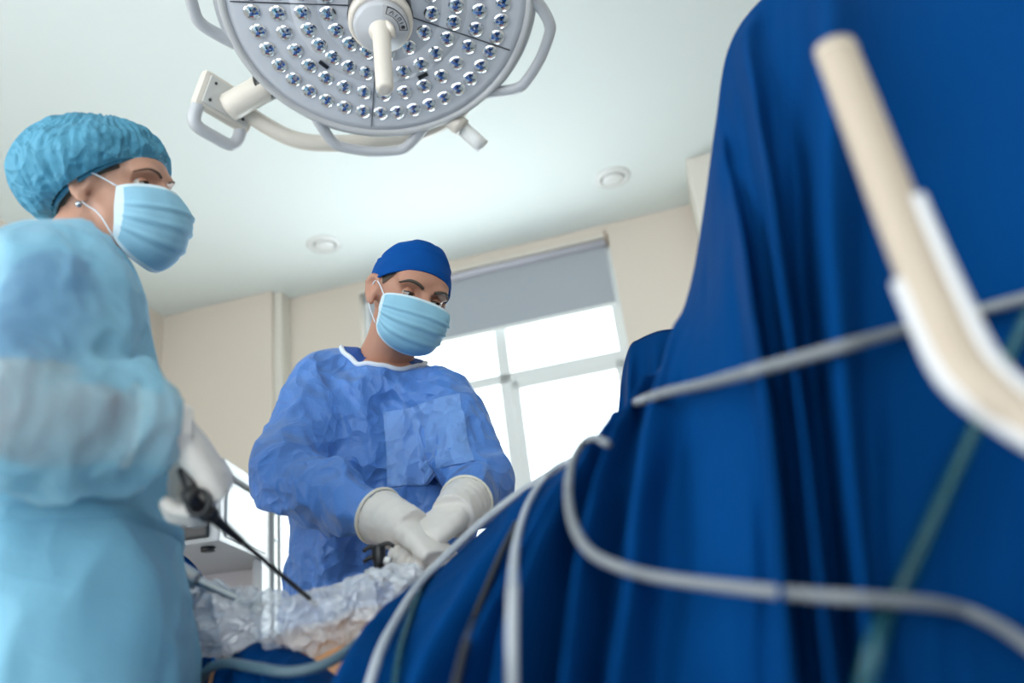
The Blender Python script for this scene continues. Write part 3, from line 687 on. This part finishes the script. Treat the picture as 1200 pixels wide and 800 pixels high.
# gloved hands
def glove(name, wrist, X, Z, right, curls, elbow, parent, voxel=.0034, cr_=(.036, .047), cl=.075, s=1.0, **k):
    hp = hand_parts(wrist, X, Z, right, curls, s=s, grow=.0012, **k)
    b_ = wrist+nrm(elbow-wrist)*cl
    hp.append(cuff(wrist+nrm(X)*.01, b_, .036*s, cr_[1]))
    me_ = fuse(name, hp, voxel, 3); crumple(me_, [(.0016, (40, 40, 40), 2.2, True)]); me_.materials.append(M_glove); g_ = link(name, me_, parent)
    dn = nrm(elbow-wrist); ax_ = np.array([nrm(np.cross(dn, A(0, 0, 1))), np.cross(np.cross(dn, A(0, 0, 1)), dn)/np.linalg.norm(np.cross(dn, A(0, 0, 1))), dn])
    ring = [b_+(cr_[1]+.0005)*(math.cos(a)*ax_[0]+math.sin(a)*ax_[1]) for a in np.linspace(0, 2*np.pi, 33)]
    obj('rolled_cuff', *tube(ring, .0032, 33, 8, cap=False), M_cuff, g_)
    return g_
r0, u0, t0 = vb(490, 640)
gR = glove('glove', WrR, P(524, 662, 1.27)-WrR, u0*.95+t0*.12+r0*.25, True, [(.25, .4, .3), (.4, .6, .4), (.8, .9, .6), (1.0, .9, .6)], ElR, surgeon, thumb=(.25, .3), s=1.06)
gL = glove('glove', WrL, P(492, 632, 1.30)-WrL, u0*.9+t0*.35-r0*.15, False, [(.3, .5, .4), (.4, .6, .4), (.5, .6, .4), (.5, .6, .5)], ElL, surgeon, s=1.06)

# ---- nurse in the light blue gown, looking up and away
def dep(px, py, Y): return (P(px, py, Y)-CAM) @ -ROT[:, 2]
NH = frame(130, 229, 1.34, 55, 30, 30, .97)
nf = nrm(A(.93, .37, 0)); nr2 = np.cross(nf, A(0, 0, 1)); sr_save, sf_save = sr, sf
sr, sf = nr2, nf
nk = P(78, 308, NH[0][1]+.01); nzt = nk[2]; nhip = P(66, 700, 1.0)*A(1, 1, 0)+A(0, 0, .86)
nroot = A(nhip[0], nhip[1], 0)
nurse = tag(empty('person', nroot), 'person in light blue gown and puffy cap looking up, holding a long black instrument', 'person')
nShR = P(62, 350, .84); nElR = P(28, 492, .78); nWrR = P(206, 502, .88)
nShL = nk+(nk-nShR)*A(1, 1, 0)+A(0, 0, nShR[2]-nk[2]); nElL = nShL+A(-.02, .03, -.27); nWrL = nElL+A(.12, -.02, -.18)
bp_ = [xfm(NH, m_) for m_ in head_parts()]
hb = NH[0]+A(0, -.02, -.03) @ NH[1]
bp_ += [tube([nk-A(0, 0, .05), nk+A(0, 0, .01), lerp(nk, hb, .5), hb], [.07, .06, .052, .052], 14, 18)]
bp_ += [torso_rings([(nzt+.01, .06, .05), (nzt-.04, .13, .075), (nzt-.10, .15, .09), (nzt-.22, .15, .11), (nzt-.40, .14, .10), (nzt-.53, .16, .12), (nzt-.60, .16, .12)], nk, nhip, 0)]
for sh, el, wr in ((nShR, nElR, nWrR), (nShL, nElL, nWrL)):
    bp_.append(tube([lerp(nk-A(0, 0, .06), sh, .5), sh, lerp(sh, el, .5), el, lerp(el, wr, .4), lerp(el, wr, .75), wr], [.06, .055, .047, .044, .046, .034, .026], 26, 14))
for s_ in (-1, 1):
    hp = nhip+sr*s_*.085; ft = nroot+sr*s_*.10
    bp_.append(tube([hp, A(*(lerp(hp, ft, .45)[:2]), .46), A(*(lerp(hp, ft, .9)[:2]), .08)], [.085, .058, .038], 14, 14))
    bp_.append(tube([A(ft[0], ft[1], .04)-sf*.05, A(ft[0], ft[1], .04)+sf*.07, A(ft[0], ft[1], .028)+sf*.15], [.04, .038, .028], 12, 12))
me = fuse('body', bp_, .0055, 3); sculpt_head(me, NH); me.materials.append(M_skin2); me.materials.append(M_scrub)
fa = nrm(nWrR-nElR)
def is_skin(c):
    near = np.linalg.norm(np.cross(c-nElR, fa), axis=1) < .065; along = (c-nElR) @ fa
    return (c[:, 2] > nzt-.03) | (near & (along > -.06))
assign_skin(me, is_skin); link('body', me, nurse)
eyes(NH, nurse, M_skin2, (.05, .28), -.08, .55, mat('brow_brown', (.17, .10, .07), .7))
nce = lambda ph: 2+13*math.cos(ph)-20*(.5-.5*math.cos(2*ph))*.35-32*(1-math.cos(ph))*.5
obj('hair', *shell(NH, .002, lambda ph: nce(ph)-7, lambda d, t, ph: 0), M_hair, nurse)
def bouf(d, t, ph):
    bk_ = .5-.5*math.cos(ph)
    b = .046*math.sin(math.pi*min(1, t**1.4))**.8*(.22+.78*bk_)+.020*math.sin(ph)**2*smoothstep(.45, .8, t)+.004
    pl = math.sin(ph*46+4*noise.noise(Vector((math.sin(ph)*3, math.cos(ph)*3, t*3))))
    b += .0016*pl*min(1, t*3) + .004*noise.noise(Vector((math.sin(ph)*5, math.cos(ph)*5, t*7)))
    return b - .004*math.exp(-((t-1)/.04)**2)
bc_ = obj('bouffant_cap', *shell(NH, .006, nce, bouf, 184, 60), M_bouf, nurse)
obj('elastic_band', *edge_loop(NH, .006, nce, .0042, .001, 96), M_bouf, bc_)
face_mask(NH, nurse, .0005, .002, .022)
obj('earring', *xfm(NH, ball((.086, -.002, -.040), .0055, 12, 8)), M_steel, nurse)
gp = [torso_rings([(nzt+.03, .062, .060), (nzt-.0, .125, .085), (nzt-.04, .16, .10), (nzt-.10, .18, .115), (nzt-.2, .185, .13), (nzt-.33, .19, .145), (nzt-.45, .20, .155), (nzt-.6, .21, .165), (nzt-.8, .22, .175), (.40, .24, .19)], nk, nhip, 0)]
gp.append(tube([lerp(nk-A(0, 0, .04), nShL, .45), nShL, lerp(nShL, nElL, .5), nElL, lerp(nElL, nWrL, .5), lerp(nElL, nWrL, .9)], [.07, .07, .065, .062, .055, .045], 50, 24, ripple=slp(.7)))
gm = fuse('gown', gp, .007, 5)
crumple(gm, [(.020, (6, 6, 2.4), 2.3, True), (.011, (14, 12, 6), 5.1, True), (.012, (5, 5, 2), 9.6, False)])
gm.materials.append(M_gown2); g2 = link('surgical_gown', gm, nurse)
sl = [tube([lerp(nk-A(0, 0, .03), nShR, .5), nShR, lerp(nShR, nElR, .5), nElR+A(-.01, -.01, 0), lerp(nElR, nWrR, .35), lerp(nElR, nWrR, .7), lerp(nElR, nWrR, .97)], [.085, .094, .088, .080, .078, .070, .046], 70, 28, ripple=slp(2.2))]
sm_ = fuse('sleeve', sl, .006, 4); crumple(sm_, [(.022, (8, 8, 6), 4.3, True), (.012, (17, 17, 12), 1.1, True), (.004, (34, 34, 30), 2.1, True)])
sm_.materials.append(M_slv); link('sleeve', sm_, g2)
# a belt tied under the arm
nb_ = bvh_of([g2]); ring = []
for a in np.linspace(0, 2*np.pi, 61):
    c_ = lerp(nk, nhip, .5); c_ = A(c_[0], c_[1], P(150, 575, .82)[2]); d_ = sr*math.cos(a)+sf*math.sin(a)
    h = nb_.ray_cast(Vector(c_+d_*.5), Vector(-d_)); ring.append(A(*h[0])+d_*.001)
obj('waist_tie', *tube(ring, .011, 61, 8, flat=.4, ref=sf, cap=False), M_gown2, g2)
r0, u0, t0 = vb(240, 540)
hX = P(240, 548, .91)-nWrR
gN = glove('glove', nWrR, hX, r0*.75+u0*.55+t0*.25, True, [(.9, 1.1, .7), (1.0, 1.2, .8), (1.1, 1.2, .8), (1.1, 1.2, .8)], nElR, nurse, thumb=(.5, .5), cr_=(.034, .046), cl=.05, thdir=(.55, .5, -.66))
sr, sf = sr_save, sf_save

# ------------------------------------------------------------------ patient, instruments, tubes
bel = [ball(P(365, 822, 1.24), (.24, .13, .105), 40, 24, np.array([nrm(A(.98, -.12, .1)), nrm(A(.12, .98, 0)), A(0, 0, 1)])), ball(P(450, 790, 1.28), (.14, .12, .10), 30, 18), ball(P(300, 850, 1.3), (.12, .12, .10), 30, 18)]
pm = fuse('patient', bel, .009, 8); pm.materials.append(M_belly)
patient = tag(link('person', pm), 'bare orange-tinted belly of the patient lying between the blue drapes', 'person')
# crumpled clear plastic
g = bpy.data.materials.new('clear_plastic'); g.use_nodes = True; nt = g.node_tree; b = nt.nodes['Principled BSDF']
b.inputs['Base Color'].default_value = (.85, .88, .93, 1); b.inputs['Roughness'].default_value = .07; b.inputs['Specular IOR Level'].default_value = 1.0; b.inputs['Coat Weight'].default_value = 1.0; b.inputs['Coat Roughness'].default_value = .05; b.inputs['Coat IOR'].default_value = 1.9
tr = nt.nodes.new('ShaderNodeBsdfTransparent'); mx = nt.nodes.new('ShaderNodeMixShader'); mx.inputs[0].default_value = .48; tr.inputs[0].default_value = (.93, .95, .98, 1)
nt.links.new(tr.outputs[0], mx.inputs[1]); nt.links.new(b.outputs[0], mx.inputs[2]); nt.links.new(mx.outputs[0], nt.nodes['Material Output'].inputs[0])
wp = [P(200, 722, 1.20), P(250, 725, 1.18), P(300, 728, 1.16), P(345, 730, 1.14), P(390, 722, 1.14), P(430, 708, 1.16), P(470, 690, 1.18), P(500, 680, 1.2)]
wm = fuse('wrap', [tube(wp, [.035, .046, .036, .042, .044, .038, .030, .014], 60, 30, flat=1.0)], .0034, 1)
crumple(wm, [(.020, (14, 14, 14), 1.3, True), (.010, (34, 34, 34), 6.3, True), (.0065, (75, 75, 75), 3.1, True)])
wm.polygons.foreach_set('use_smooth', [False]*len(wm.polygons)); wm.materials.append(g)
tag(link('plastic_wrap', wm), 'crumpled clear plastic sleeve lying across the patient', 'plastic wrap')
# long black instrument in the nurse's hand
I0 = P(240, 598, .90); I1 = P(372, 709, 1.12); di = nrm(I1-I0)
ins = tag(empty('laparoscopic_instrument', I1), 'long thin black instrument held by the person in light blue', 'instrument')
obj('shaft', *tube([I0, I1], .0031, 8, 14), M_dark, ins)
obj('collar', *tube([I0+di*.0, I0+di*.02, I0+di*.055, I0+di*.075], [.0068, .0065, .005, .004], 10, 16), M_dark, ins)
obj('knob', *ball(I0+di*.008, (.012, .012, .010), 16, 10), M_dark, ins)
obj('handle', *tube([I0, I0-di*.03, P(226, 574, .885), P(215, 548, .88)], [.008, .008, .0085, .008], 16, 12), M_dark, ins)
obj('finger_ring', *tube([P(232+13*math.cos(a), 588+15*math.sin(a), .885) for a in np.linspace(0, 6.283, 20)], .0035, 20, 8, cap=False), M_dark, ins)
# steel port tube
T0 = P(222, 676, 1.12); T1 = P(303, 711, 1.16)
tr_ = tag(empty('trocar', T1), 'grey metal tube with a white end ring going into the plastic sleeve', 'instrument')
obj('tube', *tube([T0, T1], .0065, 6, 14), M_steel, tr_); obj('end_ring', *tube([T1-nrm(T1-T0)*.006, T1+nrm(T1-T0)*.008], .012, 4, 18), mat('ivory_plastic', (.7, .68, .6), .4), tr_)
obj('valve_body', *tube([T0-nrm(T1-T0)*.02, T0+nrm(T1-T0)*.012], [.016, .012], 6, 16), M_steel, tr_)
# small black port by the surgeon's hand
Q = P(444, 650, 1.24)
po = tag(empty('instrument_port', Q), 'small black port with side levers beside the surgeon\'s glove', 'instrument')
obj('port_body', *tube([Q+A(0, 0, .014), Q, Q-A(0, 0, .018)], [.010, .011, .008], 8, 14), M_dark, po)
obj('port_stem', *tube([Q-A(0, 0, .012), Q-A(-.004, 0, .05)], .0034, 4, 10), M_dark, po)
for sx, dz in ((-1, .010), (1, .012), (-1, -.006)): obj('lever', *tube([Q+A(0, 0, dz), Q+A(.014*sx, 0, dz+.004), Q+A(.024*sx, .0, dz-.002)], [.004, .0035, .003], 8, 8), M_dark, po)
obj('port_cap', *tube([Q+A(.010, -.004, -.010), Q+A(.018, -.006, -.013)], .006, 4, 14), M_white, po)
wr_ = [P(428, 671, 1.24), P(460, 676, 1.23), P(495, 688, 1.22)]
tag(obj('suction_rod', *tube(wr_, .0055, 14, 12), M_tube), 'short pale rod lying just below the surgeon\'s gloves', 'instrument')

# ---- tubes and cables over the drapes
bv = bvh_of([o for o in bpy.data.objects if o.name.startswith('surgical_drape')])
def cable(px, r, m, label, name='cable', lift=None, cat='cable', n=80, seg=12, group=None, **k):
    tuck = k.pop('tuck', 0); pts = on_surface(bv, px, (lift or r*1.6), n=n, **k)
    if tuck:
        for i in range(8): pts[n-8+i] += nrm(pts[n-8+i]-CAM)*.045*((i+1)/8)**2
    return tag(obj(name, *tube(pts, r, n, seg), m), label, cat, group)
cable([(1290, 325), (1200, 350), (1130, 368), (1060, 386), (980, 408), (900, 430), (830, 449), (780, 460), (745, 472)], .0052, M_grey, 'grey cable stretched across the upper folds of the large drape', tuck=1)
cable([(712, 520), (695, 513), (680, 524), (669, 548), (666, 580), (672, 615), (690, 645), (720, 662), (770, 676), (860, 688), (950, 697), (1040, 703), (1110, 710), (1160, 728), (1210, 760), (1270, 810)], .0043, M_grey, 'grey cable looping down from the drape ridge then running right', fallback=1.2)
cable([(672, 538), (652, 548), (632, 568), (615, 600), (604, 645), (601, 700), (600, 760), (600, 840)], .0042, M_tube, 'pale tube hanging straight down the drape left of the looping cable')
cable([(662, 545), (640, 558), (600, 584), (560, 616), (520, 654), (490, 686), (465, 725), (445, 765), (425, 830)], 0.0056, M_tube, 'thick whitish tube lying along the sloping edge of the drape')
cable([(505, 672), (492, 692), (478, 730), (468, 765), (458, 830)], .0042, M_clear, 'thin greenish tube beside the thick whitish tube', name='tube')
cable([(606, 612), (588, 648), (570, 690), (552, 735), (535, 800), (530, 840)], .0036, M_dark, 'thin black cable running down the drape')
pts = [P(226, 840, 1.14), P(238, 792, 1.12), P(262, 777, 1.06), P(300, 782, .985), P(340, 787, .97), P(385, 776, .98), P(425, 748, 1.02), P(455, 722, 1.07), P(482, 698, 1.10)]
tag(obj('cable', *tube(pts, .0062, 70, 14), M_slate), 'slate grey tube curving over the patient below the bare skin', 'cable')
cable([(1240, 300), (1195, 392), (1140, 508), (1100, 595), (1060, 680), (1030, 740), (1005, 840)], .0058, M_clear, 'teal translucent tube slanting across the right of the drape', name='tube')
# white bent rail close to the camera
bpnt = [P(978, 55, .43), P(1020, 165, .425), P(1062, 275, .42), P(1105, 375, .415), P(1130, 425, .41), P(1160, 458, .405), P(1210, 492, .40), P(1290, 540, .385), P(1400, 620, .36), P(1450, 760, .33)]
rail = tag(empty('bent_rail', P(1450, 760, .33)*A(1, 1, 0)), 'white bent rail in the near right foreground, out of focus', 'rail')
b0 = bpnt[-1]
obj('rail_tube', *tube(bpnt+[A(b0[0], b0[1], .4), A(b0[0], b0[1], .02)], .014, 90, 20, flat=.75, ref=A(0, 1, 0)), mat('rail_beige', (.44, .36, .285), .4), rail)
obj('rail_cap', *tube([bpnt[0]-nrm(bpnt[1]-bpnt[0])*.003, bpnt[0]+nrm(bpnt[1]-bpnt[0])*.006], [.010, .0145], 6, 20, flat=.75, ref=A(0, 1, 0)), M_cream, rail)
rr_, uu_, tt_ = vb(1100, 350)
dn_ = nrm(bpnt[3]-bpnt[1]); sd = nrm(rr_-dn_*(rr_@dn_))
bb = cr(bpnt, 60)
for sg_, i0 in ((1, 11), (-1, 16)):
    q_ = [p+sd*sg_*.0118*(1 if k < 26 else 1)+tt_*.002 for k, p in enumerate(bb)][i0:50]
    obj('rail_channel', *tube(q_, .0058, 50, 12, flat=1.0), mat('rail_white', (.58, .58, .60), .35), rail)
boxo('rail_foot', A(b0[0], b0[1], .012), .12, .12, .024, M_white, rail)
